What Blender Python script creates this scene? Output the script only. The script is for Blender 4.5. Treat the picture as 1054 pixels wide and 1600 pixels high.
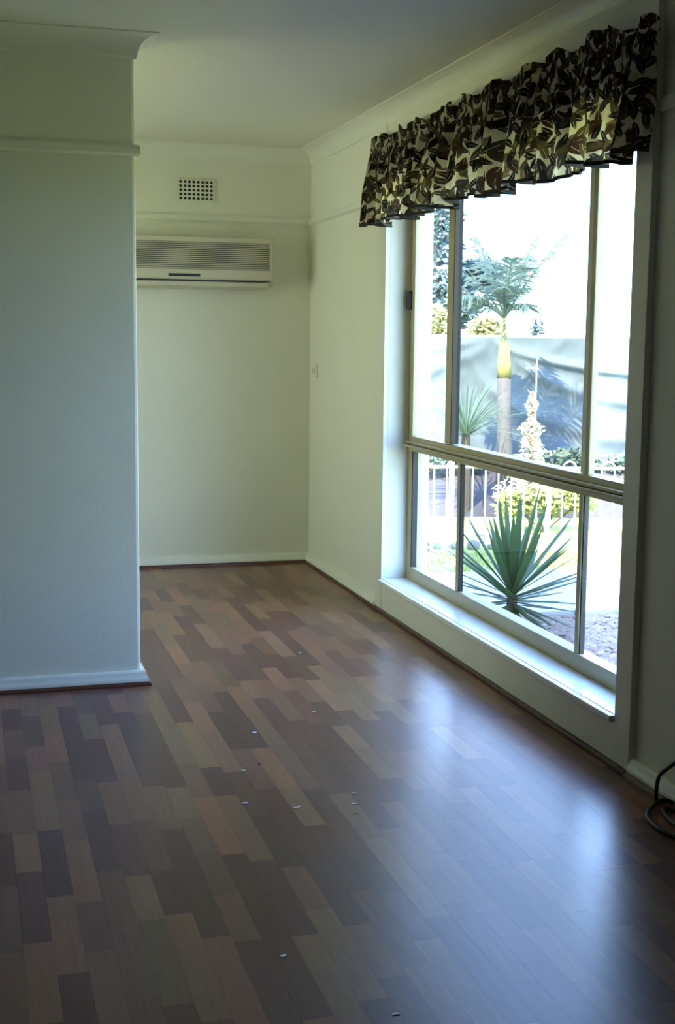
import bpy, bmesh, math, random
import numpy as np
from mathutils import Vector, Matrix, noise
random.seed(7); np.random.seed(7)
for o in list(bpy.data.objects): bpy.data.objects.remove(o)
S = bpy.context.scene; C = S.collection
# ------------------------------------------------------------------ camera
f_px, yaw, pitch, roll = 2010.8, -0.2795, -0.1329, 0.0098
cam = bpy.data.cameras.new('camera'); co = bpy.data.objects.new('camera', cam); C.objects.link(co)
F = Vector((-math.sin(yaw)*math.cos(pitch), math.cos(yaw)*math.cos(pitch), math.sin(pitch)))
R0 = F.cross(Vector((0, 0, 1))).normalized(); U0 = R0.cross(F)
R1 = math.cos(roll)*R0 + math.sin(roll)*U0; U1 = -math.sin(roll)*R0 + math.cos(roll)*U0
co.matrix_world = Matrix(((R1.x, U1.x, -F.x, 0), (R1.y, U1.y, -F.y, 0), (R1.z, U1.z, -F.z, 1.35), (0, 0, 0, 1)))
cam.sensor_fit = 'VERTICAL'; cam.sensor_height = 36; cam.lens = 36*f_px/1600; cam.clip_start = .02; cam.clip_end = 400
S.camera = co
# ------------------------------------------------------------------ sky, sun, exposure
S.view_settings.view_transform = 'Standard'; S.view_settings.look = 'None'
S.view_settings.gamma = 1; S.view_settings.use_curve_mapping = False
S.view_settings.exposure = 0.0
S.cycles.use_denoising = True; S.cycles.sample_clamp_indirect = 12
S.cycles.max_bounces = 14; S.cycles.diffuse_bounces = 8; S.cycles.transparent_max_bounces = 24
w = bpy.data.worlds.new('sky'); S.world = w; w.use_nodes = True
nt = w.node_tree; nt.nodes.clear()
def wn(t): return nt.nodes.new(t)
tc = wn('ShaderNodeTexCoord'); sp = wn('ShaderNodeSeparateXYZ'); cr = wn('ShaderNodeValToRGB')
bg = wn('ShaderNodeBackground'); wo = wn('ShaderNodeOutputWorld')
nt.links.new(tc.outputs['Generated'], sp.inputs[0]); nt.links.new(sp.outputs['Z'], cr.inputs[0])
e = cr.color_ramp.elements
e[0].position = 0; e[0].color = (.52, .73, 1, 1); e[1].position = .6; e[1].color = (.25, .46, 1, 1)
nt.links.new(cr.outputs[0], bg.inputs['Color']); nt.links.new(bg.outputs[0], wo.inputs['Surface'])
bg.inputs['Strength'].default_value = 16.5
sl = bpy.data.lights.new('sun', 'SUN'); so = bpy.data.objects.new('sun', sl); C.objects.link(so)
sl.energy = 42; sl.angle = .01; sl.color = (1, .92, .66)
so.rotation_euler = Vector((-.42, -.50, .76)).to_track_quat('Z', 'Y').to_euler()
# light portal in the window opening (only guides sampling of the sky)
W, D, P, E = 1.984, 7.546, 4.954, .6235
Y0, Y1, Z0, Z1 = 3.597, 6.03, .149, 2.07
pl = bpy.data.lights.new('window_portal', 'AREA'); po = bpy.data.objects.new('window_portal', pl); C.objects.link(po)
pl.shape = 'RECTANGLE'; pl.size = Z1-Z0; pl.size_y = Y1-Y0; pl.cycles.is_portal = True
po.location = (2.19, (Y0+Y1)/2, (Z0+Z1)/2); po.rotation_euler = (0, math.radians(90), 0)
pl2 = bpy.data.lights.new('alcove_portal', 'AREA'); po2 = bpy.data.objects.new('alcove_portal', pl2); C.objects.link(po2)
pl2.shape = 'RECTANGLE'; pl2.size = 1.6; pl2.size_y = 1.7; pl2.cycles.is_portal = True
po2.location = (-1.585, 6.3, 1.3); po2.rotation_euler = (0, math.radians(-90), 0)
CEIL = 2.455; CB = 2.37

# ------------------------------------------------------------------ materials
class NM:
    def __init__(s, name):
        s.m = bpy.data.materials.new(name); s.m.use_nodes = True; s.t = s.m.node_tree
        s.b = s.t.nodes['Principled BSDF']
    def n(s, t, **k):
        x = s.t.nodes.new(t)
        for a, b in k.items():
            if a[0] == '_': setattr(x, a[1:], b)
            else: x.inputs[a].default_value = b
        return x
    def l(s, a, b): s.t.links.new(a, b)
    def math(s, op, a, b=None, c=None):
        x = s.t.nodes.new('ShaderNodeMath'); x.operation = op
        for i, v in enumerate((a, b, c)):
            if v is None: continue
            if isinstance(v, (int, float)): x.inputs[i].default_value = v
            else: s.l(v, x.inputs[i])
        return x.outputs[0]
    def mix(s, fac, a, b, bt='MIX'):
        x = s.t.nodes.new('ShaderNodeMix'); x.data_type = 'RGBA'; x.blend_type = bt
        for i, v in ((0, fac), (6, a), (7, b)):
            if hasattr(v, 'links'): s.l(v, x.inputs[i])
            else: x.inputs[i].default_value = v if i == 0 else (*v[:3], 1)
        return x.outputs[2]
def mat(name, col, rough=.5, var=.08, scale=6, bump=0, bscale=120, metal=0, coord='Object', spec=.5, trans=0):
    k = NM(name); tc = k.n('ShaderNodeTexCoord')
    nz = k.n('ShaderNodeTexNoise', Scale=scale, Detail=4); k.l(tc.outputs[coord], nz.inputs['Vector'])
    dk = tuple(c*(1-var*2) for c in col)
    k.l(k.mix(nz.outputs['Fac'], dk, tuple(min(1, c*(1+var)) for c in col)), k.b.inputs['Base Color'])
    k.b.inputs['Roughness'].default_value = rough; k.b.inputs['Metallic'].default_value = metal
    k.b.inputs['Specular IOR Level'].default_value = spec
    if bump:
        n2 = k.n('ShaderNodeTexNoise', Scale=bscale, Detail=3); k.l(tc.outputs[coord], n2.inputs['Vector'])
        bp = k.n('ShaderNodeBump', Strength=bump, Distance=.002); k.l(n2.outputs['Fac'], bp.inputs['Height']); k.l(bp.outputs[0], k.b.inputs['Normal'])
    if trans:
        tr = k.n('ShaderNodeBsdfTranslucent'); tr.inputs[0].default_value = (*[min(1, c*1.6) for c in col], 1)
        mx = k.n('ShaderNodeMixShader', Fac=trans); k.l(k.b.outputs[0], mx.inputs[1]); k.l(tr.outputs[0], mx.inputs[2])
        k.l(mx.outputs[0], k.t.nodes['Material Output'].inputs[0])
    return k.m
M = {}
M['leftwall'] = mat('unseen_left_wall_dimmed', (.32, .29, .23), .6, .03)  # unseen left wall, colour darkened to limit bounce light
M['dimwall'] = mat('unseen_front_wall_darkened', (.12, .10, .08), .6, .03)  # wall behind the camera, darkened so the near floor stays dim
M['wall'] = mat('wall_paint', (.75, .75, .63), .55, .02, 3, .25, 90)
M['ceil'] = mat('ceiling_paint', (.73, .73, .61), .7, .015, 2, .1, 60)
M['trim'] = mat('trim_gloss_paint', (.76, .765, .66), .3, .02, 5)
M['sill'] = mat('sill_gloss_paint', (.82, .84, .82), .22, .02, 5)
M['quad'] = mat('red_brown_wood_trim', (.10, .035, .022), .35, .15, 30)
M['alu'] = mat('primrose_powder_coat', (.42, .36, .20), .4, .03, 8)
M['pale_alu'] = mat('pale_powder_coat', (.72, .70, .58), .4, .03, 8)  # paler than the other frame bars
M['gasket'] = mat('black_rubber', (.012, .012, .012), .5, .05)
M['brick_white'] = mat('white_render', (.85, .85, .82), .7, .03, 10, .3, 80)
M['ac'] = mat('aged_white_plastic', (.60, .56, .42), .35, .02, 5)
M['ac_dark'] = mat('louver_gap_shade', (.05, .045, .035), .5, .05)  # shade between the louver slats, put into the colour
M['black'] = mat('black_plastic', (.015, .015, .017), .35, .05)
M['cord'] = mat('black_cord_sheath', (.012, .012, .013), .4, .05)
M['slab'] = mat('floor_underlay', (.05, .03, .025), .8, .05)
M['dark'] = mat('vent_hole_shade', (.03, .03, .025), .9, .05)  # shade inside the vent holes, put into the backing colour
M['flake'] = mat('white_flake', (.8, .82, .82), .5, .03)
M['darkflake'] = mat('dark_flake', (.02, .016, .014), .6, .05)

def wood(name, obj_color):
    k = NM(name); tc = k.n('ShaderNodeTexCoord'); g = k.n('ShaderNodeNewGeometry')
    if obj_color: base = k.n('ShaderNodeObjectInfo').outputs['Color']
    else: base = k.n('ShaderNodeVertexColor', _layer_name='tone').outputs['Color']
    mp = k.n('ShaderNodeMapping', Scale=(34, 2.6, 1)); k.l(g.outputs['Position'], mp.inputs['Vector'])
    n1 = k.n('ShaderNodeTexNoise', Scale=1.6, Detail=6, Roughness=.65, Distortion=.8); k.l(mp.outputs[0], n1.inputs['Vector'])
    r1 = k.n('ShaderNodeMapRange'); r1.inputs[1].default_value = .25; r1.inputs[2].default_value = .75; r1.inputs[3].default_value = .78; r1.inputs[4].default_value = 1.18
    k.l(n1.outputs['Fac'], r1.inputs[0])
    cmb = k.n('ShaderNodeCombineColor'); [k.l(r1.outputs[0], cmb.inputs[i]) for i in range(3)]
    c1 = k.mix(1.0, base, cmb.outputs[0], 'MULTIPLY')
    # dusty scuffed film
    n2 = k.n('ShaderNodeTexNoise', Scale=2.2, Detail=3, Roughness=.5); k.l(g.outputs['Position'], n2.inputs['Vector'])
    r2 = k.n('ShaderNodeMapRange'); r2.inputs[1].default_value = .45; r2.inputs[2].default_value = .85; r2.inputs[3].default_value = 0; r2.inputs[4].default_value = .10
    k.l(n2.outputs['Fac'], r2.inputs[0])
    c2 = k.mix(r2.outputs[0], c1, (.30, .25, .24))
    k.l(c2, k.b.inputs['Base Color'])
    r3 = k.n('ShaderNodeMapRange'); r3.inputs[1].default_value = .3; r3.inputs[2].default_value = .75; r3.inputs[3].default_value = .278; r3.inputs[4].default_value = .31
    k.l(n2.outputs['Fac'], r3.inputs[0]); k.l(r3.outputs[0], k.b.inputs['Roughness'])
    n3 = k.n('ShaderNodeTexNoise', Scale=26, Detail=2); k.l(g.outputs['Position'], n3.inputs['Vector'])
    hh = n3.outputs['Fac']
    bp = k.n('ShaderNodeBump', Strength=.06, Distance=.004); k.l(hh, bp.inputs['Height']); k.l(bp.outputs[0], k.b.inputs['Normal'])
    k.b.inputs['Specular IOR Level'].default_value = .42
    return k.m
M['plank'] = wood('laminate_strip', True); M['plank_v'] = wood('laminate_strip_far', False)

def glass(name, tint):
    k = NM(name); t = k.t; t.nodes.remove(k.b)
    tr = k.n('ShaderNodeBsdfTransparent'); tr.inputs[0].default_value = (*tint, 1)
    gl = k.n('ShaderNodeBsdfGlossy', Roughness=.02); lw = k.n('ShaderNodeLayerWeight', Blend=.5)
    fr = k.math('MULTIPLY_ADD', k.math('POWER', lw.outputs['Facing'], 5.0), .55, .018)
    mx = k.n('ShaderNodeMixShader'); k.l(fr, mx.inputs[0]); k.l(tr.outputs[0], mx.inputs[1]); k.l(gl.outputs[0], mx.inputs[2])
    k.l(mx.outputs[0], t.nodes['Material Output'].inputs[0]); return k.m
M['glass'] = glass('clear_glass', (.97, .98, .97)); M['tint'] = glass('tinted_glass', (.70, .71, .71)); M['warm_tint'] = glass('warming_tint_glass', (.79, .71, .54))  # last one: cream tint added to warm light through the unseen alcove panes

def leaf_cloth():
    k = NM('leaf_print_cotton'); uv = k.n('ShaderNodeUVMap')
    col = (.68, .64, .52)
    cur = None
    def layer(cur, scale, off, L, wd, ramp, seed):
        mp = k.n('ShaderNodeMapping', Location=(off, off*.37, 0)); k.l(uv.outputs[0], mp.inputs['Vector'])
        vo = k.n('ShaderNodeTexVoronoi', _voronoi_dimensions='2D', Scale=scale, Randomness=.75); k.l(mp.outputs[0], vo.inputs['Vector'])
        sub = k.n('ShaderNodeVectorMath', _operation='SUBTRACT'); k.l(mp.outputs[0], sub.inputs[0]); k.l(vo.outputs['Position'], sub.inputs[1])
        sc = k.n('ShaderNodeSeparateColor'); k.l(vo.outputs['Color'], sc.inputs[0])
        rot = k.n('ShaderNodeVectorRotate', _rotation_type='Z_AXIS'); k.l(sub.outputs[0], rot.inputs['Vector']); k.l(k.math('MULTIPLY', sc.outputs[0], 6.283), rot.inputs['Angle'])
        sx = k.n('ShaderNodeSeparateXYZ'); k.l(rot.outputs[0], sx.inputs[0])
        u = k.math('DIVIDE', sx.outputs[0], L); u2 = k.math('MULTIPLY', u, u)
        wv = k.math('MULTIPLY', k.math('SUBTRACT', 1.0, u2), wd)
        vv = k.math('ABSOLUTE', k.math('ADD', sx.outputs[1], k.math('MULTIPLY', u2, L*.16)))
        inside = k.math('LESS_THAN', vv, wv)
        vein = k.math('GREATER_THAN', vv, .0009)
        cr = k.n('ShaderNodeValToRGB'); cr.color_ramp.interpolation = 'CONSTANT'; el = cr.color_ramp.elements
        el[0].position = 0; el[0].color = (*ramp[0], 1); el[1].position = 1/len(ramp); el[1].color = (*ramp[1], 1)
        for i in range(2, len(ramp)): x = el.new(i/len(ramp)); x.color = (*ramp[i], 1)
        k.l(sc.outputs[1], cr.inputs[0])
        msk = k.math('MULTIPLY', inside, k.math('ADD', .45, k.math('MULTIPLY', vein, .55)))
        return k.mix(msk, cur, cr.outputs[0])
    blk = (.014, .013, .012); br = (.050, .026, .017); olv = (.085, .068, .032); gry = (.045, .04, .036)
    nz = k.n('ShaderNodeTexNoise', Scale=11, Detail=2); k.l(uv.outputs[0], nz.inputs['Vector'])
    rz = k.n('ShaderNodeMapRange'); rz.inputs[1].default_value = .46; rz.inputs[2].default_value = .62; rz.inputs[3].default_value = 0; rz.inputs[4].default_value = .6
    k.l(nz.outputs['Fac'], rz.inputs[0]); col = k.mix(rz.outputs[0], col, (.27, .19, .115))
    cur = layer(col, 13, .3, .046, .017, [olv, br, (.16, .115, .06), gry], 1)
    cur = layer(cur, 14, 3.7, .040, .015, [blk, gry, br, blk, olv], 2)
    cur = layer(cur, 15, 8.1, .036, .013, [blk, br, blk, gry], 3)
    cur = layer(cur, 17, 12.9, .033, .010, [gry, blk, olv, br, blk], 4)
    k.l(cur, k.b.inputs['Base Color']); k.b.inputs['Roughness'].default_value = .9; k.b.inputs['Specular IOR Level'].default_value = .1
    tr = k.n('ShaderNodeBsdfTranslucent'); k.l(k.mix(1, cur, (1, .95, .80), 'MULTIPLY'), tr.inputs[0])
    mx = k.n('ShaderNodeMixShader', Fac=.62); k.l(k.b.outputs[0], mx.inputs[1]); k.l(tr.outputs[0], mx.inputs[2])
    k.l(mx.outputs[0], k.t.nodes['Material Output'].inputs[0]); return k.m
M['cloth'] = leaf_cloth()
M['hem'] = mat('dark_hem_cloth', (.03, .028, .026), .9, .2, 60)
# garden
M['lawn'] = mat('dry_lawn', (.46, .48, .12), .9, .25, 3, .5, 60)
M['shade_strip'] = mat('brown_side_shade', (.075, .055, .028), .5, .05)  # brown standing in for shade on the side of the left sash
M['grass'] = mat('grass_blades', (.42, .43, .13), .7, .2, 4)
M['concrete'] = mat('pale_concrete', (.46, .43, .36), .85, .1, 9, .3, 50)
M['gravel'] = mat('pinkish_gravel', (.25, .165, .12), .9, .35, 26)
M['gravelbed'] = mat('gravel_bed_soil', (.12, .085, .065), .9, .2, 30)
M['stone'] = mat('border_rock', (.26, .24, .21), .9, .3, 14, .6, 30)
M['soil'] = mat('dark_mulch', (.05, .043, .05), .95, .3, 12, .8, 25)
M['yucca'] = mat('yucca_leaf_green', (.050, .095, .030), .5, .25, 9, trans=.25)
M['yucca_stem'] = mat('yucca_stem_bark', (.07, .06, .04), .9, .3, 30)
M['tarp'] = mat('blue_grey_shade_cloth', (.095, .120, .128), .75, .10, 3)
M['tarp_edge'] = mat('white_tarp_edge', (.5, .52, .52), .6, .05)
M['white_metal'] = mat('white_painted_steel', (.42, .42, .42), .4, .03)
M['trunk'] = mat('pale_grey_palm_trunk', (.10, .088, .084), .8, .2, 25)
M['shaft'] = mat('yellow_green_crownshaft', (.24, .215, .065), .5, .15, 8)
M['frond'] = mat('palm_frond_green', (.11, .16, .125), .5, .25, 8, trans=.25)
M['spike'] = mat('grey_green_spiky_leaf', (.12, .19, .115), .6, .25, 8, trans=.2)
M['treeleaf'] = mat('blue_green_tree_leaf', (.09, .13, .125), .7, .3, 5, trans=.25)
M['bark'] = mat('grey_tree_bark', (.08, .065, .05), .9, .3, 15)
M['yshrub'] = mat('yellow_green_shrub_leaf', (.34, .32, .12), .7, .3, 6, trans=.25)
M['cream'] = mat('cream_flower', (.55, .48, .32), .8, .2, 20, trans=.2)
M['limeleaf'] = mat('lime_shrub_leaf', (.32, .34, .11), .7, .3, 8, trans=.25)
M['darkleaf'] = mat('dark_shrub_leaf', (.05, .085, .05), .7, .3, 8)
M['roof'] = mat('roof_sheet', (.25, .25, .25), .6, .05)

# ------------------------------------------------------------------ mesh helpers
class MB:
    def __init__(s): s.v = []; s.f = []
    def box(s, a, b):
        i = len(s.v); x0, y0, z0 = a; x1, y1, z1 = b
        s.v += [(x0, y0, z0), (x1, y0, z0), (x1, y1, z0), (x0, y1, z0), (x0, y0, z1), (x1, y0, z1), (x1, y1, z1), (x0, y1, z1)]
        s.f += [tuple(i+k for k in q) for q in ((0, 3, 2, 1), (4, 5, 6, 7), (0, 1, 5, 4), (1, 2, 6, 5), (2, 3, 7, 6), (3, 0, 4, 7))]; return s
    def tube(s, pts, rad, n=8, cap=True):
        pts = [Vector(p) for p in pts]; i0 = len(s.v)
        if not hasattr(rad, '__len__'): rad = [rad]*len(pts)
        up = None
        for k, p in enumerate(pts):
            t = (pts[min(k+1, len(pts)-1)]-pts[max(k-1, 0)]).normalized()
            if up is None: up = t.orthogonal().normalized()
            up = (up - t*up.dot(t)).normalized(); sd = t.cross(up)
            for j in range(n):
                a = 2*math.pi*j/n; s.v.append(tuple(p+(up*math.cos(a)+sd*math.sin(a))*rad[k]))
        for k in range(len(pts)-1):
            for j in range(n):
                a = i0+k*n+j; b = i0+k*n+(j+1) % n; s.f.append((a, b, b+n, a+n))
        if cap:
            s.f.append(tuple(i0+j for j in reversed(range(n)))); s.f.append(tuple(i0+(len(pts)-1)*n+j for j in range(n)))
        return s
    def strip(s, pts, side, widths, thick=0, fold=0):
        """blade: pts along, side vector, half widths; V fold"""
        i0 = len(s.v)
        pts = [Vector(p) for p in pts]
        for k, p in enumerate(pts):
            t = (pts[min(k+1, len(pts)-1)]-pts[max(k-1, 0)]).normalized(); sd = Vector(side); sd = (sd-t*sd.dot(t)).normalized(); nrm = sd.cross(t)
            s.v += [tuple(p+sd*widths[k]+nrm*widths[k]*fold), tuple(p), tuple(p-sd*widths[k]+nrm*widths[k]*fold)]
        for k in range(len(pts)-1):
            a = i0+3*k; s.f += [(a, a+1, a+4, a+3), (a+1, a+2, a+5, a+4)]
        return s
    def obj(s, name, m, parent=None, bevel=0, smooth=False, seg=2):
        me = bpy.data.meshes.new(name); me.from_pydata(s.v, [], s.f); me.update()
        return link(name, me, m, parent, bevel, smooth, seg)
def link(name, me, m, parent=None, bevel=0, smooth=False, seg=2):
    if m and not me.materials: me.materials.append(M[m] if isinstance(m, str) else m)
    bm = bmesh.new(); bm.from_mesh(me); bmesh.ops.recalc_face_normals(bm, faces=bm.faces)
    if bevel: bmesh.ops.bevel(bm, geom=list(bm.edges), offset=bevel, segments=seg, affect='EDGES', profile=.6)
    if smooth:
        for f in bm.faces: f.smooth = True
    bm.to_mesh(me); bm.free()
    o = bpy.data.objects.new(name, me); C.objects.link(o)
    if parent: o.parent = parent; o.matrix_parent_inverse = parent.matrix_basis.inverted()
    return o
def box(name, a, b, m, parent=None, bevel=0): return MB().box(a, b).obj(name, m, parent, bevel)
def empty(name, loc=(0, 0, 0)):
    o = bpy.data.objects.new(name, None); C.objects.link(o); o.location = loc; o.empty_display_size = .1; return o
def tag(o, label, cat, group=None, kind=None):
    o['label'] = label; o['category'] = cat
    if group: o['group'] = group
    if kind: o['kind'] = kind
    return o
def struct(o, label, cat): return tag(o, label, cat, None, 'structure')

# ------------------------------------------------------------------ room shell
wr = MB()
for a, b in (((W, -2.3, -.4), (2.2, Y0, CEIL)), ((W, Y1, -.4), (2.2, D+.2, CEIL)), ((W, Y0, -.4), (2.2, Y1, Z0)), ((W, Y0, Z1), (2.2, Y1, CEIL))): wr.box(a, b)
struct(wr.obj('wall_right', 'wall'), 'white painted right wall around the big window', 'wall')
struct(box('wall_back', (-1.6, D, -.4), (W, D+.2, CEIL), 'wall'), 'white far end wall carrying the air conditioner and vent', 'wall')
struct(box('wall_partition', (-2.6, P, 0), (E, P+.106, CEIL), 'wall', bevel=.012), 'pale partition wall at the left, nearer than the far wall', 'wall')
struct(box('wall_left', (-2.8, -2.3, -.4), (-2.6, P+.3, CEIL), 'leftwall'), 'left wall out of view, darkened to cut bounce light', 'wall')
wa = MB()
for a, b in (((-1.6, P+.106, 0), (-1.5, 5.45, CEIL)), ((-1.6, 7.15, 0), (-1.5, D, CEIL)), ((-1.6, 5.45, 0), (-1.5, 7.15, .5)), ((-1.6, 5.45, 2.1), (-1.5, 7.15, CEIL))): wa.box(a, b)
wa2 = empty('added_alcove_window', (-1.55, 6.3, .5)); struct(wa2, 'unseen side window added to light the alcove behind the partition', 'window')  # window added out of view to brighten the alcove and far wall
for a, b in (((-1.58, 5.4505, .5005), (-1.52, 5.50, 2.0995)), ((-1.58, 7.10, .5005), (-1.52, 7.1495, 2.0995)), ((-1.58, 5.50, .5005), (-1.52, 7.10, .55)), ((-1.58, 5.50, 2.05), (-1.52, 7.10, 2.0995)), ((-1.58, 6.28, .55), (-1.52, 6.32, 2.05))): box('frame_bar', a, b, 'alu', wa2, .003)
for a, b in ((5.50, 6.28), (6.32, 7.10)): box('pane', (-1.555, a, .55), (-1.55, b, 2.05), 'warm_tint', wa2)
struct(wa.obj('wall_alcove', 'wall'), 'hidden side wall of the alcove behind the partition', 'wall')
struct(box('wall_front', (-2.6, -2.4, -.4), (2.2, -2.3, CEIL), 'dimwall'), 'unseen wall behind the viewer, darkened to keep the foreground dim', 'wall')
struct(box('ceiling', (-2.8, -2.4, CEIL), (2.2, D+.2, CEIL+.12), 'ceil'), 'plain white painted ceiling', 'ceiling')
struct(box('trim_1', (-3.2, -2.9, CEIL+.12), (2.62, D+.7, CEIL+.2), 'roof'), 'unseen flat roof slab with an eave, put in to block light', 'roof')  # slab out of view, put over the room to block sky and sun

floor = box('floor', (-2.6, -2.3, -.4), (W, D, -.0085), 'slab')
struct(floor, 'worn wood strip laminate floor in mixed browns running towards the far wall', 'floor')
def proj(x, y, z=0):
    d = Vector((x, y, z-1.35)); zz = d.dot(F)
    return (d.dot(R1)/zz*f_px+527, -d.dot(U1)/zz*f_px+800) if zz > .2 else (1e5, 1e5)
PW, g = .0655, .00012
tones = [(.250, .112, .058), (.220, .094, .052), (.190, .076, .047), (.158, .060, .041), (.138, .050, .037), (.120, .042, .033), (.210, .092, .050), (.270, .124, .063), (.128, .046, .035)]
planks = []
ci = 0; xx = W
rng = random.Random(3)
while xx > -2.6:
    x1 = xx; x0 = max(xx-PW, -2.6); y = -2.3 - rng.random()*.5
    last = None
    while y < D:
        L = rng.choice((.26, .31, .36, .40, .44, .50)); a = max(y, -2.3); b = min(y+L, D); y += L
        if b-a < .02: continue
        t = rng.choice([q for q in tones if q != last]); last = t
        t = tuple(c*rng.uniform(.9, 1.1) for c in t)
        planks.append((x0+g, x1-g, a+g, b-g, t))
    xx -= PW
def area(p):
    x0, x1, a, b, _ = p
    cx, cy = (x0+x1)/2, (a+b)/2
    if cy < 1.9 or (cx < E and cy > P): return 0
    q = [proj(x, y) for x, y in ((x0, a), (x1, a), (x1, b), (x0, b))]
    u, v = proj(cx, cy)
    if not (-30 < u < 1084 and v < 1650): return 0
    return abs(sum(q[i][0]*q[(i+1) % 4][1]-q[(i+1) % 4][0]*q[i][1] for i in range(4)))/2
planks.sort(key=area, reverse=True)
um = bpy.data.meshes.new('plank'); t_ = MB().box((-.5, -.5, -.0085), (.5, .5, 0)); um.from_pydata(t_.v, [], t_.f); um.materials.append(M['plank'])
for x0, x1, a, b, t in planks[:300]:
    o = bpy.data.objects.new('plank', um); C.objects.link(o); o.parent = floor
    o.location = ((x0+x1)/2, (a+b)/2, 0); o.scale = (x1-x0, b-a, 1); o.color = (*t, 1)
rest = MB(); cols = []
for x0, x1, a, b, t in planks[300:]:
    rest.box((x0, a, -.0085), (x1, b, 0)); cols += [t]*8
ro = rest.obj('far_planks', 'plank_v', floor); ro['kind'] = 'stuff'
ca = ro.data.color_attributes.new('tone', 'FLOAT_COLOR', 'POINT')
ca.data.foreach_set('color', np.array([(*c, 1) for c in cols], dtype=np.float32).ravel())

# mouldings swept along the room outline
outline = [(W, -2.3), (W, D), (-1.5, D), (-1.5, P+.106), (E, P+.106), (E, P), (-2.6, P), (-2.6, -2.3)]
def mitre(i):
    n = len(outline); p0, p1, p2 = (Vector(outline[(i+k) % n]) for k in (-1, 0, 1))
    d1 = (p1-p0).normalized(); d2 = (p2-p1).normalized(); n1 = Vector((-d1.y, d1.x)); n2 = Vector((-d2.y, d2.x))
    return (n1+n2)/(1+n1.dot(n2))
def sweep(segs, prof, cuts=None):
    """segs: outline segment indices; cuts: y ranges on the right wall left free"""
    mb = MB(); m = len(prof)
    for i in segs:
        n = len(outline); a = Vector(outline[i]); b = Vector(outline[(i+1) % n]); ma, mb_ = mitre(i), mitre((i+1) % n)
        runs = [(a, ma, b, mb_)]
        if cuts and i == 0:
            nn = Vector((-1, 0)); runs = [(a, ma, Vector((W, cuts[0])), nn), (Vector((W, cuts[1])), nn, b, mb_)]
        for pa, va, pb, vb in runs:
            i0 = len(mb.v)
            for p, v in ((pa, va), (pb, vb)):
                for c, z in prof: q = p+v*c; mb.v.append((q.x, q.y, z))
            for k in range(m): mb.f.append((i0+k, i0+(k+1) % m, i0+m+(k+1) % m, i0+m+k))
            mb.f.append(tuple(i0+k for k in range(m))); mb.f.append(tuple(i0+m+k for k in reversed(range(m))))
    return mb
cc = .083
cov = [(0, CB), (.006, CB), (.008, CB+.008)] + [(.01+(cc-.012)*(1-math.cos(t)), CB+.010+(CEIL-CB-.016)*math.sin(t)) for t in [math.pi/2*k/8 for k in range(9)]] + [(cc, CEIL-.005), (cc, CEIL), (0, CEIL)]
rail = [(0, 2.021), (.010, 2.021), (.018, 2.030), (.018, 2.052), (.012, 2.0615), (0, 2.0615)]
skt = [(0, .016), (.030, .016), (.029, .026), (.022, .040), (.018, .052), (.013, .057), (0, .057)]
qd = [(0, 0), (.040, 0), (.038, .008), (.031, .014), (.022, .016), (0, .016)]
AY0, AY1 = 3.497, 6.135
sides = {'right': [0], 'back': [1], 'partition': [4, 5], 'alcove': [2, 3], 'left': [6], 'front': [7]}
n_ = 2
for sd, sg in sides.items():
    where = {'right': 'window wall', 'back': 'far end wall', 'partition': 'left partition', 'alcove': 'hidden alcove sides', 'left': 'left wall out of view', 'front': 'wall behind the viewer'}[sd]
    ct = (AY0, AY1)
    struct(sweep(sg, skt, ct).obj('baseboard_'+sd, 'trim'), 'low white flared baseboard along the '+where, 'baseboard')
    for prof, mm, lb, cu, ca_ in ((cov, 'trim', 'white coved cornice along the top of the '+where, None, 'cornice'),
                              (rail, 'trim', 'thin white picture rail across the '+where, ct, 'picture rail'),
                              (qd, 'quad', 'dark red-brown quarter-round bead at the foot of the '+where, ct, 'floor bead')):
        struct(sweep(sg, prof, cu).obj('trim_%d' % n_, mm), lb, ca_); n_ += 1

# ------------------------------------------------------------------ window
win = empty('window_1', (W, (Y0+Y1)/2, Z0)); struct(win, 'large beige framed six pane window with low white sill in the right wall', 'window')
X2 = W-.024; e_ = .0006
box('architrave', (X2, Y1, .016), (W, AY1, CB), 'trim', win, .003)
box('architrave', (X2, AY0, .016), (W, Y0, CB), 'trim', win, .003)
box('head_board', (X2+.002, Y0+e_, Z1), (W, Y1-e_, CB), 'trim', win, .002)
box('apron', (X2+.002, Y0+e_, .016), (W, Y1-e_, Z0-.001), 'trim', win, .002)
box('floor_bead', (X2-.014, AY0, 0), (W, AY1, .0155), 'quad', win, .004)
sill = box('sill', (X2+.006, Y0+e_, Z0), (2.10, Y1-e_, .169), 'sill', win, .003)
box('sill_nosing', (X2-.018, Y0+e_, Z0-.002), (X2+.0045, Y1-e_, .1675), 'sill', win, .004)
XF, XB = 2.092, 2.15
def fr(name, a, b, bev=.003, m='alu', par=win): return box(name, a, b, m, par, bev)
fr('frame_stile', (XF, 5.972, .17), (XB, Y1-e_, Z1-e_)); fr('frame_stile', (XF, Y0+e_, .17), (XB, 3.655, Z1-e_))
fr('frame_rail', (XF, 3.655, .1695), (XB, 5.972, .232)); fr('frame_rail', (XF, 3.655, 2.004), (XB, 5.972, Z1-e_))
tr = fr('transom', (XF-.006, 3.655, .812), (XB, 5.972, .886))
fr('transom_lip', (XF-.034, 3.625, .833), (XF-.006, 6.012, .846), .003, 'alu', tr)
fr('transom_lip', (XF-.024, 3.625, .851), (XF-.006, 6.012, .862), .003, 'alu', tr)
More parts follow.
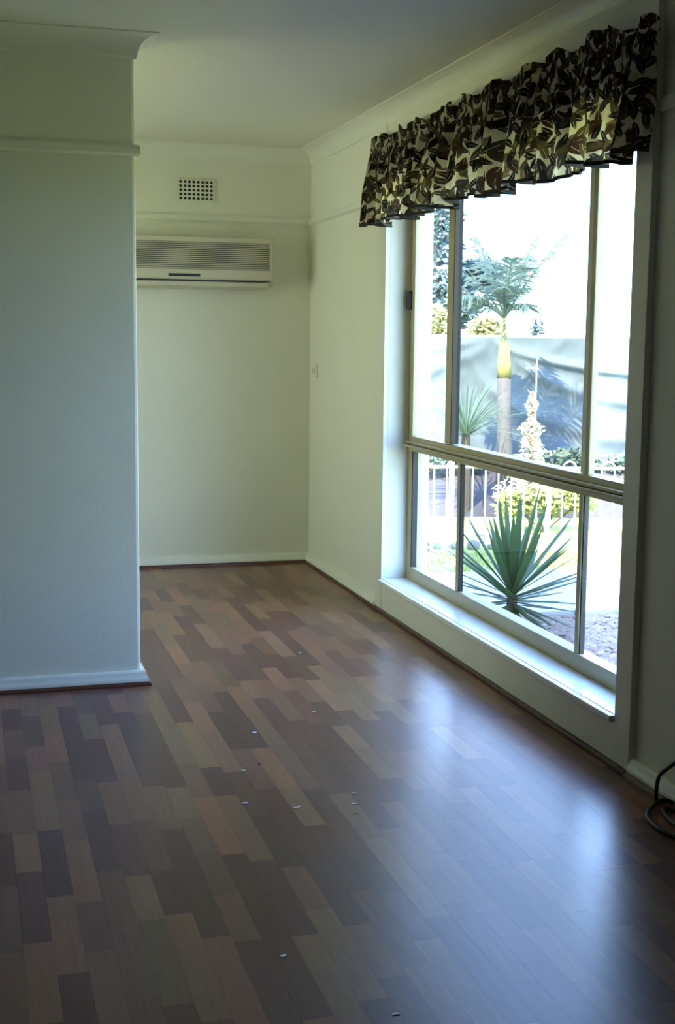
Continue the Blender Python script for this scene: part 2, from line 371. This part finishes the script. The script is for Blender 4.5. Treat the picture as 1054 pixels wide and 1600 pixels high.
# lower mullions and panes
for yc in (5.345, 4.148):
    mu = fr('mullion', (XF+.002, yc-.014, .232), (XF+.022, yc+.014, .812)); 
    box('gasket', (XF+.008, yc-.0205, .2325), (XF+.026, yc-.0142, .8115), 'gasket', mu)
XG = 2.112
for a, b, mt in ((5.36, 5.971, 'glass'), (4.163, 5.324, 'tint'), (3.656, 4.127, 'glass')):
    box('pane', (XG, a, .233), (XG+.005, b, .811), mt, win)
box('gasket', (XF+.004, 5.9635, .2325), (XF+.03, 5.9715, .8115), 'gasket', win)
# upper lights: sliding sash left, fixed middle, sliding sash right
sa = fr('sash', (2.082, 5.428, .887), (2.106, 5.500, 2.003)); box('gasket', (2.1065, 5.420, .888), (2.1195, 5.4275, 2.002), 'gasket', sa); box('shade_strip', (2.0835, 5.4205, .888), (2.106, 5.4278, 2.002), 'shade_strip', sa)  # brown strip over the sash side paints its shade
fr('sash_stile', (2.079, 5.935, .887), (2.106, 5.971, 2.003), .003, 'alu', sa)
box('latch', (2.062, 5.972, 1.50), (2.0915, 6.012, 1.59), 'black', sa, .006)
sb = fr('sash', (2.10, 4.128, .887), (2.122, 4.172, 2.003), .003, 'pale_alu'); box('gasket', (2.099, 4.118, .888), (2.126, 4.1275, 2.002), 'gasket', sb)
fr('sash_stile', (2.088, 4.086, .887), (2.112, 4.1175, 2.003), .003, 'alu', sb)
for a, b, mt, x in ((5.501, 5.934, 'glass', 2.092), (4.173, 5.427, 'tint', 2.112), (3.656, 4.085, 'glass', 2.098)):
    box('pane', (x, a, .888), (x+.005, b, 2.002), mt, win)
# outside sill
box('outer_sill', (2.151, Y0+e_, Z0+.001), (2.25, Y1-e_, Z0+.03), 'brick_white', win, .004)
box('outer_reveal', (2.1505, Y1-.012, Z0+.031), (2.199, Y1-e_, Z1-e_), 'brick_white', win)

# ------------------------------------------------------------------ valance
va = empty('curtain_valance', (W-.07, 4.8, 2.24)); tag(va, 'gathered cream valance with black and brown leaf print hanging over the window top', 'valance')
ya, yb = 3.435, 6.165; NS, NR = 900, 26
def fold(s, t):
    """depth offset and sideways sway at cloth length s (0..1), height t (0 top .. 1 bottom)"""
    ph = s*104 + 2.3*math.sin(s*17.3)+1.4*math.sin(s*41.7+1)
    amp = .012+.024*min(1, max(0, (t-.12)/.5))
    if t < .14: amp = .012
    dx = amp*math.sin(ph*1.0) + amp*.5*math.sin(ph*1.9+1.3) + .35*amp*math.sin(s*260+t*2)
    return dx, .006*math.cos(ph)*t
me = bpy.data.meshes.new('fabric'); vs = []; fs = []; uvs = []
for i in range(NS+1):
    s = i/NS
    top = 2.308 + .014*math.sin(s*61+1.2*math.sin(s*23)) + .004*math.sin(s*137) - .035*max(0, 1-s*7)
    bot = 1.905 + .010*math.sin(s*37+2)+.006*math.sin(s*95)
    for j in range(NR+1):
        t = j/NR; dx, dy = fold(s, t)
        z = top+(bot-top)*t
        pinch = math.exp(-((t-.15)/.035)**2)      # rod pocket
        x = W-.062 - .020*t + dx*(1-.75*pinch)
        x = min(x, W-.028)
        yy = ya + (yb-ya)*s + dy + .045*t*(1-s)*0
        yy += .05*t*max(0, 1-s*8) + .03*t*max(0, (s-.9)*10)
        vs.append((x, yy, z)); uvs.append((s*(yb-ya)*1.55, t*.42))
for i in range(NS):
    for j in range(NR):
        a = i*(NR+1)+j; fs.append((a, a+1, a+NR+2, a+NR+1))
me.from_pydata(vs, [], fs); uvl = me.uv_layers.new(name='UVMap')
li = np.empty(len(me.loops), dtype=np.int32); me.loops.foreach_get('vertex_index', li)
uvl.data.foreach_set('uv', np.array(uvs, dtype=np.float32)[li].ravel())
fo = link('fabric', me, 'cloth', va, smooth=True)
hm = MB()
for i in range(NS+1):
    b = Vector(vs[i*(NR+1)+NR]); hm.v += [(b.x-.003, b.y, b.z+.004), (b.x-.003, b.y, b.z-.008), (b.x+.001, b.y, b.z-.008), (b.x+.001, b.y, b.z+.004)]
for i in range(NS):
    for k in range(4): hm.f.append((i*4+k, i*4+(k+1) % 4, i*4+4+(k+1) % 4, i*4+4+k))
hm.obj('hem', 'hem', va)
MB().tube([(W-.042, ya+.02, 2.246), (W-.042, yb-.02, 2.246)], .006).obj('curtain_rod', 'alu', va)
for yy, xw in ((ya+.13, X2), (yb-.01, W)): box('rod_bracket', (W-.036, yy-.006, 2.236), (xw-.0003, yy+.006, 2.256), 'alu', va) 

# ------------------------------------------------------------------ air conditioner
ac = empty('air_conditioner', (1.26, D, 1.64)); tag(ac, 'cream wall air conditioner with ribbed grille high on the far wall', 'air conditioner')
def prof_x(x0, x1, prof):   # prof (depth from wall, z)
    mb = MB(); n = len(prof)
    for x in (x0, x1): mb.v += [(x, D-d, z) for d, z in prof]
    for k in range(n): mb.f.append((k, (k+1) % n, n+(k+1) % n, n+k))
    mb.f.append(tuple(range(n))); mb.f.append(tuple(reversed(range(n, 2*n)))); return mb
prof_x(.80, 1.725, [(.0005, 1.655), (.130, 1.655), (.130, 1.684), (.158, 1.684), (.160, 1.70), (.160, 1.915), (.150, 1.928), (.0005, 1.932)]).obj('body', 'ac', ac, .004)
grl = box('grille', (.822, D-.1615, 1.742), (1.697, D-.1601, 1.894), 'ac_dark', ac)
for k in range(14):
    z = 1.745+k*.0108
    MB().box((.822, D-.169, z), (1.697, D-.1602, z+.0056)).obj('slat', 'ac', grl)
for a, b in (((.805, D-.172, 1.894), (1.715, D-.1602, 1.922)), ((.805, D-.172, 1.690), (1.715, D-.1602, 1.742)), ((1.697, D-.172, 1.742), (1.715, D-.1602, 1.894)), ((.805, D-.172, 1.742), (.822, D-.1602, 1.894))):
    box('front_frame', a, b, 'ac', ac, .003)
box('display', (1.108, D-.1735, 1.700), (1.290, D-.1721, 1.716), 'black', ac)
fl = prof_x(.83, 1.690, [(.020, 1.636), (.120, 1.638), (.150, 1.648), (.152, 1.674), (.1305, 1.678), (.1305, 1.6545), (.020, 1.6545)]).obj('air_flap', 'ac', ac, .002)
box('outlet_shade', (.83, D-.1545, 1.6785), (1.700, D-.1302, 1.6835), 'black', ac)  # black strip painted in as the shade of the outlet slot
# ------------------------------------------------------------------ wall vent
vt = empty('wall_vent', (1.297, D, 2.198)); tag(vt, 'small rectangular wall vent with rows of square holes above the air conditioner', 'vent')
vx0, vx1, vz0, vz1 = 1.195, 1.399, 2.140, 2.256
box('backing', (vx0+.002, D-.0030, vz0+.002), (vx1-.002, D-.0004, vz1-.002), 'dark', vt)
gb = MB(); nx, nz = 8, 5; px, pz = (vx1-vx0)/nx, (vz1-vz0)/nz
for i in range(nx+1):
    x = vx0+i*px; gb.box((x-.0042, D-.0078, vz0-.004), (x+.0042, D-.0031, vz1+.004))
for j in range(nz+1):
    z = vz0+j*pz; gb.box((vx0-.0042, D-.0080, z-.0042), (vx1+.0042, D-.0032, z+.0042))
gb.obj('grille', 'wall', vt)
# ------------------------------------------------------------------ wall plate
sw = empty('light_switch', (W, 7.42, 1.165)); tag(sw, 'small white switch plate on the right wall close to the far corner', 'switch')
box('plate', (W-.010, 7.36, 1.128), (W-.0004, 7.475, 1.205), 'trim', sw, .003)
for yy in (7.395, 7.44): box('rocker', (W-.015, yy-.008, 1.150), (W-.0102, yy+.008, 1.182), 'trim', sw, .002)
# ------------------------------------------------------------------ cord
def smooth_pts(p, n=8):
    p = [Vector(q) for q in p]; out = []
    for i in range(len(p)-1):
        a, b, c, d = p[max(i-1, 0)], p[i], p[i+1], p[min(i+2, len(p)-1)]
        for k in range(n):
            t = k/n; out.append(.5*((2*b)+(c-a)*t+(2*a-5*b+4*c-d)*t*t+(3*b-a-3*c+d)*t**3))
    return out+[p[-1]]
cpts = [(1.925, 2.72, .0066), (1.935, 2.82, .03), (1.950, 2.93, .12), (1.950, 3.04, .185), (1.938, 3.13, .178), (1.92, 3.20, .125), (1.915, 3.235, .085), (1.910, 3.235, .03), (1.925, 3.245, .010), (1.96, 3.262, .007), (1.968, 3.20, .008),
        (1.93, 3.23, .020), (1.872, 3.202, .0066), (1.833, 3.149, .0066), (1.821, 3.09, .0066), (1.822, 3.04, .0066), (1.85, 2.97, .0066), (1.92, 2.95, .0066), (1.965, 3.02, .0066), (1.955, 3.12, .0066), (1.93, 3.190, .0066), (1.905, 3.185, .0066), (1.887, 3.13, .0066), (1.884, 3.07, .0066), (1.90, 2.99, .017), (1.94, 2.93, .0066), (1.94, 2.80, .0066)]
cb = MB().tube(smooth_pts(cpts), .0062, 8).obj('power_cord', 'cord', None, smooth=True)
tag(cb, 'black power cord coiled on the floor against the right wall', 'cord')
# ------------------------------------------------------------------ flakes on the floor
flk = [(.92, 4.222, .020, 'flake', 'white paint flake on the floor straight ahead of the partition corner'),
       (.865, 3.893, .012, 'darkflake', 'dark crumb on the floor left of centre, past the white flakes'),
       (.750, 3.561, .022, 'flake', 'bluish white flake farthest left of the mid floor litter'),
       (.803, 3.845, .014, 'flake', 'tiny white flake beside the dark crumb on the floor'),
       (1.364, 5.089, .014, 'darkflake', 'dark speck on the far floor level with the partition corner'),
       (1.186, 4.418, .013, 'flake', 'tiny white flake nearest the window glare on the floor'),
       (1.356, 5.297, .010, 'flake', 'tiny white speck farthest away towards the alcove floor'),
       (1.082, 3.559, .017, 'flake', 'square white flake, farthest of the three in a row before the window glare'),
       (1.057, 3.476, .020, 'flake', 'white flake in the middle of the row of three before the window glare'),
       (1.044, 3.405, .013, 'flake', 'small white flake, nearest of the three in a row before the window glare'),
       (.886, 3.488, .024, 'flake', 'thin grey-white smear-like flake between the bluish flake and the row of three'),
       (.637, 2.613, .020, 'flake', 'white flake alone on the dark near floor left of centre'),
       (.797, 2.314, .018, 'flake', 'pale flake nearest the viewer at the bottom edge of the floor')]
for i, (x, y, s, mm, lb) in enumerate(flk):
    r = random.Random(i); n = 7; mb = MB()
    ang = [2*math.pi*k/n+r.uniform(-.3, .3) for k in range(n)]; rad = [s*r.uniform(.3, .62) for _ in range(n)]
    a0 = r.uniform(0, 3)
    ring = [(x+q*math.cos(a+a0), y+.6*q*math.sin(a+a0)) for a, q in zip(ang, rad)]
    mb.v += [(p, q, .0003) for p, q in ring]+[(p, q, .0012+r.uniform(0, .0008)) for p, q in ring]
    mb.f += [tuple(range(n)), tuple(range(n, 2*n))]+[(k, (k+1) % n, n+(k+1) % n, n+k) for k in range(n)]
    tag(mb.obj('paint_flake' if mm == 'flake' else 'dark_crumb', mm), lb, 'flake' if mm == 'flake' else 'crumb', 'litter on the floor')

# ================================================================== garden
GZ = -.4
gnd = MB().box((2.2, -14, GZ-.2), (60, 70, GZ)); gnd.box((-40, D+.2, GZ-.2), (2.2, 70, GZ)); 
struct(gnd.obj('ground', 'lawn'), 'bright dry lawn outside the window', 'lawn')
gv = box('gravel_bed', (2.2, 1.0, GZ), (5.2, 7.36, GZ+.012), 'gravelbed'); struct(gv, 'pinkish gravel bed along the house wall', 'gravel bed')
mb = MB(); r = random.Random(5)
ico = [(0, 0, 1), (.89, 0, .45), (.28, .85, .45), (-.72, .53, .45), (-.72, -.53, .45), (.28, -.85, .45), (.72, .53, -.45), (-.28, .85, -.45), (-.89, 0, -.45), (-.28, -.85, -.45), (.72, -.53, -.45), (0, 0, -1)]
icf = [(0, 1, 2), (0, 2, 3), (0, 3, 4), (0, 4, 5), (0, 5, 1), (1, 6, 2), (2, 7, 3), (3, 8, 4), (4, 9, 5), (5, 10, 1), (2, 6, 7), (3, 7, 8), (4, 8, 9), (5, 9, 10), (1, 10, 6), (6, 11, 7), (7, 11, 8), (8, 11, 9), (9, 11, 10), (10, 11, 6)]
def blob(mb, c, rx, ry, rz, jit, r, rot=0):
    i0 = len(mb.v); ca, sa_ = math.cos(rot), math.sin(rot)
    for x, y, z in ico:
        k = 1+r.uniform(-jit, jit); x, y, z = x*rx*k, y*ry*k, z*rz*k
        mb.v.append((c[0]+x*ca-y*sa_, c[1]+x*sa_+y*ca, c[2]+z))
    mb.f += [tuple(i0+q for q in f) for f in icf]
for _ in range(7000):
    x = r.uniform(2.25, 4.6); y = r.uniform(5.2, 7.31)
    if (x < 2.6 and y < 5.6) or math.hypot(x-2.935, y-6.62) < .09: continue
    s = r.uniform(.013, .034); blob(mb, (x, y, GZ+.012+s*.3), s*r.uniform(.9, 1.5), s, s*.6, .2, r, r.uniform(0, 6))
pb = mb.obj('pebbles', 'gravel'); tag(pb, 'loose pinkish pebbles covering the gravel bed by the window', 'gravel', None, 'stuff')
edg = empty('garden_edging', (3.7, 7.4, GZ)); tag(edg, 'pale concrete edging strip between the gravel bed and the bright lawn', 'edging')
for k in range(6): box('edging_block', (2.21+k*.5, 7.365, GZ), (2.703+k*.5, 7.47, GZ+.05), 'concrete', edg, .006)
pth = box('garden_path', (2.2, 7.471, GZ), (8.5, 8.95, GZ+.02), 'concrete', None, .004); struct(pth, 'pale concrete path outside between the gravel edging and the lawn', 'path')
# grass blades
mb = MB(); r = random.Random(11)
for _ in range(7000):
    x = r.uniform(2.6, 6.6); y = r.uniform(9.0, 10.3); hh = r.uniform(.02, .06)
    if y > 10.72-(x-2.3)*.2843-.36 or (abs(x-3.48) < .18 and y > 9.7): continue
    a = r.uniform(0, 6.3); dx, dy = .005*math.cos(a), .005*math.sin(a)
    i = len(mb.v); mb.v += [(x-dx, y-dy, GZ), (x+dx, y+dy, GZ), (x+r.uniform(-.02, .02), y+r.uniform(-.02, .02), GZ+hh)]; mb.f.append((i, i+1, i+2))
tag(mb.obj('grass', 'grass'), 'short green grass blades on the lawn before the hoop fence', 'grass', None, 'stuff')

# yucca
yu = empty('yucca_plant', (2.935, 6.62, GZ+.012)); tag(yu, 'spiky dark green yucca rosette growing just outside the window', 'plant')
MB().tube([(2.935, 6.62, GZ+.012), (2.93, 6.615, -.25), (2.935, 6.62, -.10), (2.935, 6.62, -.02)], [.032, .028, .030, .016], 10).obj('stem', 'yucca_stem', yu, smooth=True)
r = random.Random(21)
NL = 74
for k in range(NL):
    az = k*2.39996+r.uniform(-.2, .2); el = math.radians(86-114*(k/NL)**.8+r.uniform(-6, 6))
    L = (.43+.15*math.sin(math.pi*min(1, k/NL+.25)))*r.uniform(.88, 1.08)
    if el < 0: L *= .85
    hz = -.04-.10*(k/NL)
    d = Vector((math.cos(az)*math.cos(el), math.sin(az)*math.cos(el), math.sin(el)))
    sd = Vector((-math.sin(az), math.cos(az), 0)); base = Vector((2.935, 6.62, hz))+d*.012
    droop = r.uniform(.0, .10)*L*(1.2-math.sin(max(el, 0)))
    pts = [base+d*L*t-Vector((0, 0, droop*t*t)) for t in (0, .12, .3, .5, .7, .86, 1)]
    wds = [.011, .014, .019, .020, .016, .009, .0006]
    lf = MB().strip(pts, sd, [q*r.uniform(.85, 1.1) for q in wds], fold=.35)
    lf.obj('leaf', 'yucca', yu, smooth=True)

# hoop-top fence: from (3.0,10.55) to (6.6,9.47)
fa, fb = Vector((2.3, 10.72)), Vector((7.4, 9.27)); fd = (fb-fa); fl_ = fd.length; fd.normalize()
fe = empty('hoop_fence', (4.5, 10.08, GZ)); tag(fe, 'low white metal hoop-top fence crossing the garden beyond the lawn', 'fence')
def fp(s, z): q = fa+fd*s; return (q.x, q.y, z)
MB().tube([fp(0, .285), fp(fl_, .285)], .013, 8).obj('rail', 'white_metal', fe)
MB().tube([fp(0, -.30), fp(fl_, -.30)], .011, 8).obj('rail', 'white_metal', fe)
s = .03; k = 0
while s < fl_:
    top = .285
    MB().tube([fp(s, GZ+.02), fp(s, top)], .0075, 6).obj('bar', 'white_metal', fe); k += 1
    if k % 3 == 1 and s+.11 < fl_:
        MB().tube([fp(s+.055-.055*math.cos(a), .285+.055*math.sin(a)*1.0) for a in [math.pi*q/10 for q in range(11)]], .0085, 6).obj('hoop', 'white_metal', fe)
    s += .11
for s in (.01, 1.72, 3.43, 5.2):
    q = fa+fd*s; box('post', (q.x-.018, q.y-.018, GZ), (q.x+.018, q.y+.018, .33), 'white_metal', fe, .003)
# border stones
r = random.Random(31)
ORD = ('first', 'second', 'third', 'fourth', 'fifth', 'sixth', 'seventh', 'eighth')
for k in range(8):
    s = 1.32+k*.16+r.uniform(-.02, .02); q = fa+fd*s+Vector((-.2, -.33)).normalized()*.16; sz = r.uniform(.05, .075)
    mb = MB(); blob(mb, (q.x, q.y, GZ+sz*.45), sz, sz*.8, sz*.7, .16, r, r.uniform(0, 6))
    o = mb.obj('border_stone', 'stone', None, .012); tag(o, 'rough grey stone at the hoop fence foot, %s from the left' % ORD[k], 'stone', 'stones edging the hoop fence')
# low tuft at the left of the fence foot
def leafcloud(mb, c, rx, ry, rz, n, s, r, lean=1):
    for _ in range(n):
        d = Vector((r.gauss(0, 1), r.gauss(0, 1), r.gauss(0, 1))).normalized()*r.random()**.45
        p = Vector((c[0]+d.x*rx, c[1]+d.y*ry, c[2]+d.z*rz)); a = Vector((r.gauss(0, 1), r.gauss(0, 1), r.gauss(0, .7))).normalized(); b = a.orthogonal().normalized()
        q = s*r.uniform(.6, 1.3); i = len(mb.v)
        mb.v += [tuple(p-a*q), tuple(p+b*q*.42+a*q*.1), tuple(p+a*q), tuple(p-b*q*.42+a*q*.1)]; mb.f.append((i, i+1, i+2, i+3))
def shrub(name, label, x, y, z0, blobs, n, s, m, seed, stem_h, cat='shrub', group=None):
    """blobs: (dx,dy,dz,rx,ry,rz)"""
    r = random.Random(seed); rt = empty(name, (x, y, z0)); tag(rt, label, cat, group)
    st = MB()
    for k in range(4):
        b = blobs[k % len(blobs)]
        st.tube([(x+r.uniform(-.02, .02), y+r.uniform(-.02, .02), z0), (x+b[0]*.5, y+b[1]*.5, z0+b[2]*.5), (x+b[0], y+b[1], z0+b[2])], [stem_h, stem_h*.7, stem_h*.3], 6)
    st.obj('stem', 'bark', rt)
    mb = MB()
    for dx, dy, dz, rx, ry, rz in blobs: leafcloud(mb, (x+dx, y+dy, z0+dz), rx, ry, rz, n, s, r)
    o = mb.obj('foliage', m, rt); o['kind'] = 'stuff'; return rt
shrub('leafy_tuft', 'small dark green tuft at the fence foot at the window left edge', 3.46, 9.85, GZ, [(0, 0, .11, .10, .10, .10), (.08, .02, .07, .07, .07, .06)], 160, .035, 'darkleaf', 41, .008)
# dark planted bank behind the fence
bank = MB(); NX, NY = 40, 10
bd = Vector((2.52, -.725)).normalized(); bn = Vector((.725, 2.52)).normalized(); b0 = Vector((2.4, 12.6))
for i in range(NX+1):
    for j in range(NY+1):
        q = b0+bd*(i/NX*8.5)+bn*(j/NY*3.4); t = j/NY
        hh = GZ-.01+ .42*min(1, t*1.6)*(1 if t < .7 else 1-(t-.7)*1.2) + .05*noise.noise((q.x*2.5, q.y*2.5, 0))*min(1, t*5)
        if t == 0: hh = GZ-.01
        bank.v.append((q.x, q.y, hh))
for i in range(NX):
    for j in range(NY): a = i*(NY+1)+j; bank.f.append((a, a+1, a+NY+2, a+NY+1))
tag(bank.obj('mulch_bank', 'soil', smooth=True), 'dark mulched garden bank in front of the blue-grey screen', 'garden bed', None, 'structure')

# screen fence covered with draped shade cloth
sc0, sc1 = Vector((3.2, 15.36)), Vector((9.8, 13.46)); sdv = (sc1-sc0); sln = sdv.length; sdv.normalize(); snv = Vector((-sdv.y, sdv.x))*-1
scr = empty('screen_fence', (6.4, 14.4, GZ)); tag(scr, 'tall garden fence draped with sagging blue-grey shade cloth behind the palm', 'fence')
NU, NV = 180, 60; vs = []; mb = MB()
for i in range(NU+1):
    s = i/NU*sln
    for j in range(NV+1):
        t = j/NV
        z = 1.395-1.42*t
        # swag folds: ridges running from a pinned point at s~3.2 on the top down to the right
        dep = 0
        for k, (sa_, za, ln, am) in enumerate(((2.95, 0, 2.4, .055), (3.05, .02, 1.5, .045), (2.6, .05, 3.2, .04))):
            u = s-sa_
            if u > 0:
                curve = za+(.28+.28*k)*(1-math.exp(-u*1.6))*1.35+.04*u
                dep += am*math.exp(-((t*1.42-curve)/(.05+.03*k))**2)*min(1, u*4)
            else:
                u = -u; curve = za+(.22+.3*k)*(1-math.exp(-u*1.1))*1.2
                dep += am*.7*math.exp(-((t*1.42-curve)/(.06+.03*k))**2)*min(1, u*4)
        dep += .014*noise.noise((s*9+t*5, t*7-s*3, 3))+.03*math.sin(s*5.2+t*6+1.2*math.sin(t*5))*t + .02*noise.noise((s*3, t*4, 1))
        hemz = .06*math.sin(s*1.7+1)*t+.05*noise.noise((s*1.5, 0, 2))*t
        q = sc0+sdv*s+snv*(.06+dep); mb.v.append((q.x, q.y, z+hemz))
for i in range(NU):
    for j in range(NV): a = i*(NV+1)+j; mb.f.append((a, a+1, a+NV+2, a+NV+1))
mb.obj('shade_cloth', 'tarp', scr, smooth=True)
def sp_(s, o, z): q = sc0+sdv*s+snv*o; return (q.x, q.y, z)
MB().tube([sp_(0, .03, 1.405), sp_(sln, .03, 1.405)], .022, 8).obj('top_rail', 'tarp_edge', scr)
for k in range(6): MB().tube([sp_(.05+k*1.34, -.03, GZ), sp_(.05+k*1.34, -.03, 1.39)], .03, 8).obj('post', 'bark', scr)

# palm
pm = empty('royal_palm', (5.577, 12.877, -.3)); tag(pm, 'slender palm with grey trunk and yellow-green crownshaft seen through the middle pane', 'palm tree')
MB().tube([(5.577, 12.877, -.30), (5.58, 12.88, .1), (5.60, 12.99, .55), (5.609, 13.031, .96)], [.10, .088, .078, .075], 12).obj('trunk', 'trunk', pm, smooth=True)
MB().tube([(5.609, 13.031, .96), (5.612, 13.045, 1.1), (5.62, 13.08, 1.3), (5.626, 13.10, 1.45), (5.629, 13.12, 1.66)], [.082, .078, .058, .026, .014], 12).obj('crownshaft', 'shaft', pm, smooth=True)
MB().tube([(5.629, 13.12, 1.62), (5.64, 13.12, 1.95), (5.66, 13.12, 2.35)], [.018, .012, .004], 8).obj('spear_leaf', 'frond', pm)
r = random.Random(51)
def frond(az, el, L, bend, ln=.34, n=34):
    mb = MB(); d = Vector((math.cos(az)*math.cos(el), math.sin(az)*math.cos(el), math.sin(el))); o = Vector((5.629, 13.12, 1.60))
    pts = [o+d*L*t-Vector((0, 0, bend*L*t**2.2)) for t in [q/12 for q in range(13)]]
    mb.tube(pts, [.014*(1-.85*q/12) for q in range(13)], 5)
    for q in range(n):
        t = .18+.8*q/n; fi = t*12; i = min(11, int(fi)); p = pts[i].lerp(pts[i+1], fi-i); tg = (pts[i+1]-pts[i]).normalized()
        sd = tg.cross(Vector((0, 0, 1))).normalized()
        for sg in (-1, 1):
            l = ln*math.sin(math.pi*(.15+.8*t))*r.uniform(.5, 1.15); dv = (sd*sg*.8+tg*.6+Vector((0, 0, r.uniform(-.45, .1)))).normalized()
            mb.strip([p, p+dv*l*.5, p+dv*l-Vector((0, 0, l*.22))], tg, [.006, .010, .0015], fold=.2)
    return mb
for az, el, L, bd_ in ((-.25, 1.05, 1.35, .18), (-.1, 1.25, 1.1, .12), (2.9, 1.0, 1.15, .40), (3.4, .75, .95, .5), (2.3, 1.25, 1.25, .22), (1.3, .9, 1.1, .5), (.7, 1.1, 1.2, .3), (-2.0, 1.0, .9, .5), (-1.2, .85, .6, .6), (4.6, 1.3, .9, .25), (2.7, .7, .8, .3)):
    frond(az, el, L, bd_).obj('frond', 'frond', pm)

# spiky grass tree left of the palm
gt = empty('grass_tree', (4.83, 12.15, -.38)); tag(gt, 'fountain of thin grey-green spiky leaves at the left of the palm trunk', 'plant')
MB().tube([(4.83, 12.15, -.385), (4.83, 12.15, .1), (4.83, 12.15, .42)], [.06, .06, .04], 10).obj('stem', 'bark', gt)
r = random.Random(61)
for k in range(90):
    az = r.uniform(0, 6.283); el = r.uniform(.1, 1.45); L = r.uniform(.75, 1.15)
    d = Vector((math.cos(az)*math.cos(el), math.sin(az)*math.cos(el), math.sin(el))); o = Vector((4.83, 12.15, .40))
    pts = [o+d*L*t-Vector((0, 0, .32*L*t*t)) for t in (0, .25, .5, .75, 1)]
    MB().strip(pts, (-math.sin(az), math.cos(az), 0), [.007, .009, .009, .006, .0006], fold=.2).obj('leaf', 'spike', gt)
# garden stake with crosspiece
gs = empty('garden_stake', (5.49, 11.95, -.385)); tag(gs, 'thin pale garden stake with a short white crosspiece', 'stake')
MB().tube([(5.49, 11.95, -.385), (5.505, 11.97, 1.19)], .007, 6).obj('pole', 'white_metal', gs)
MB().tube([(5.40, 12.01, 1.092), (5.50, 11.975, 1.085)], .010, 6).obj('crosspiece', 'tarp_edge', gs)
# cream flower spire
sp0 = empty('flower_spire', (5.24, 11.44, GZ)); tag(sp0, 'tall cream flowering plant tapering upward behind the hoop fence', 'plant')
MB().tube([(5.24, 11.44, GZ), (5.25, 11.50, .3), (5.262, 11.54, .86)], [.02, .014, .006], 6).obj('stem', 'bark', sp0)
r = random.Random(71); mb = MB()
for k in range(1500):
    t = r.random()**1.5; z = -.15+1.02*t; rad = (.34*(1-t)**2.6+.05+.03*math.sin(t*31)+.02*math.sin(t*13))*(1 if t < .93 else .5)*math.sqrt(r.random()); az = r.uniform(0, 6.283)
    c = (5.24+.022*t+rad*math.cos(az), 11.44+.10*t+rad*math.sin(az), z); leafcloud(mb, c, .01, .01, .01, 1, .03, r)
o = mb.obj('blossom', 'cream', sp0); o['kind'] = 'stuff'
# lime shrub in front of the bank
shrub('lime_shrub', 'low yellow-green shrub under the cream flower spire', 5.10, 10.82, GZ, [(-.30, .1, .26, .16, .14, .13), (-.1, .05, .30, .20, .15, .14), (.14, 0, .30, .20, .15, .15), (.34, -.08, .31, .17, .14, .16)], 260, .045, 'limeleaf', 81, .010)
wp = MB().tube([(4.97, 10.48, GZ), (4.97, 10.48, .09)], .026, 8); wp = wp.obj('marker_post', 'white_metal', None); tag(wp, 'short white post among the lime shrub', 'post')
# dark low shrubs on the bank
for k, (x, y, lb) in enumerate(((5.05, 13.3, 'dark green low shrub on the mulch bank left of the palm foot'), (6.35, 13.05, 'dark green low shrub on the mulch bank behind the flower spire'), (7.2, 12.9, 'dark low shrub on the mulch bank behind the right panes'))):
    shrub('bank_shrub', lb, x, y, -.2, [(-.2, 0, .22, .2, .16, .12), (.12, .03, .26, .22, .16, .14), (.32, 0, .2, .15, .14, .10)], 200, .05, 'darkleaf', 90+k, .012)
# shrubs and trees beyond the screen
shrub('sunlit_shrub', 'sunlit yellow-green shrub above the screen seen through the left pane', 6.20, 16.72, GZ, [(0, 0, 1.85, .20, .2, .28), (-.03, 0, 2.05, .16, .2, .2), (0, 0, 1.3, .2, .2, .5)], 420, .06, 'yshrub', 101, .03)
shrub('sunlit_shrub', 'sunlit yellow-green shrub above the screen just left of the palm', 6.78, 16.55, GZ, [(0, 0, 1.80, .26, .25, .26), (.10, 0, 1.9, .16, .2, .2), (0, 0, 1.2, .25, .25, .5)], 420, .06, 'yshrub', 102, .03)
shrub('tall_tree', 'tall blue-green tree behind the screen at the left of the window', 6.75, 18.3, GZ, [(0, 0, 3.6, .35, .5, .5), (.1, .2, 2.9, .42, .6, .55), (-.15, 0, 2.4, .4, .6, .45), (.35, 0, 2.3, .4, .5, .4), (.8, .2, 2.75, .35, .5, .28), (.05, .1, 4.3, .22, .3, .4)], 420, .10, 'treeleaf', 103, .08, 'tree')
shrub('distant_tree', 'small faint tree far beyond the screen right of the palm', 9.37, 20.43, GZ, [(0, 0, 1.95, .13, .13, .2), (-.05, 0, 1.7, .16, .15, .2), (.05, 0, 1.3, .25, .2, .3)], 120, .06, 'treeleaf', 104, .02, 'tree')
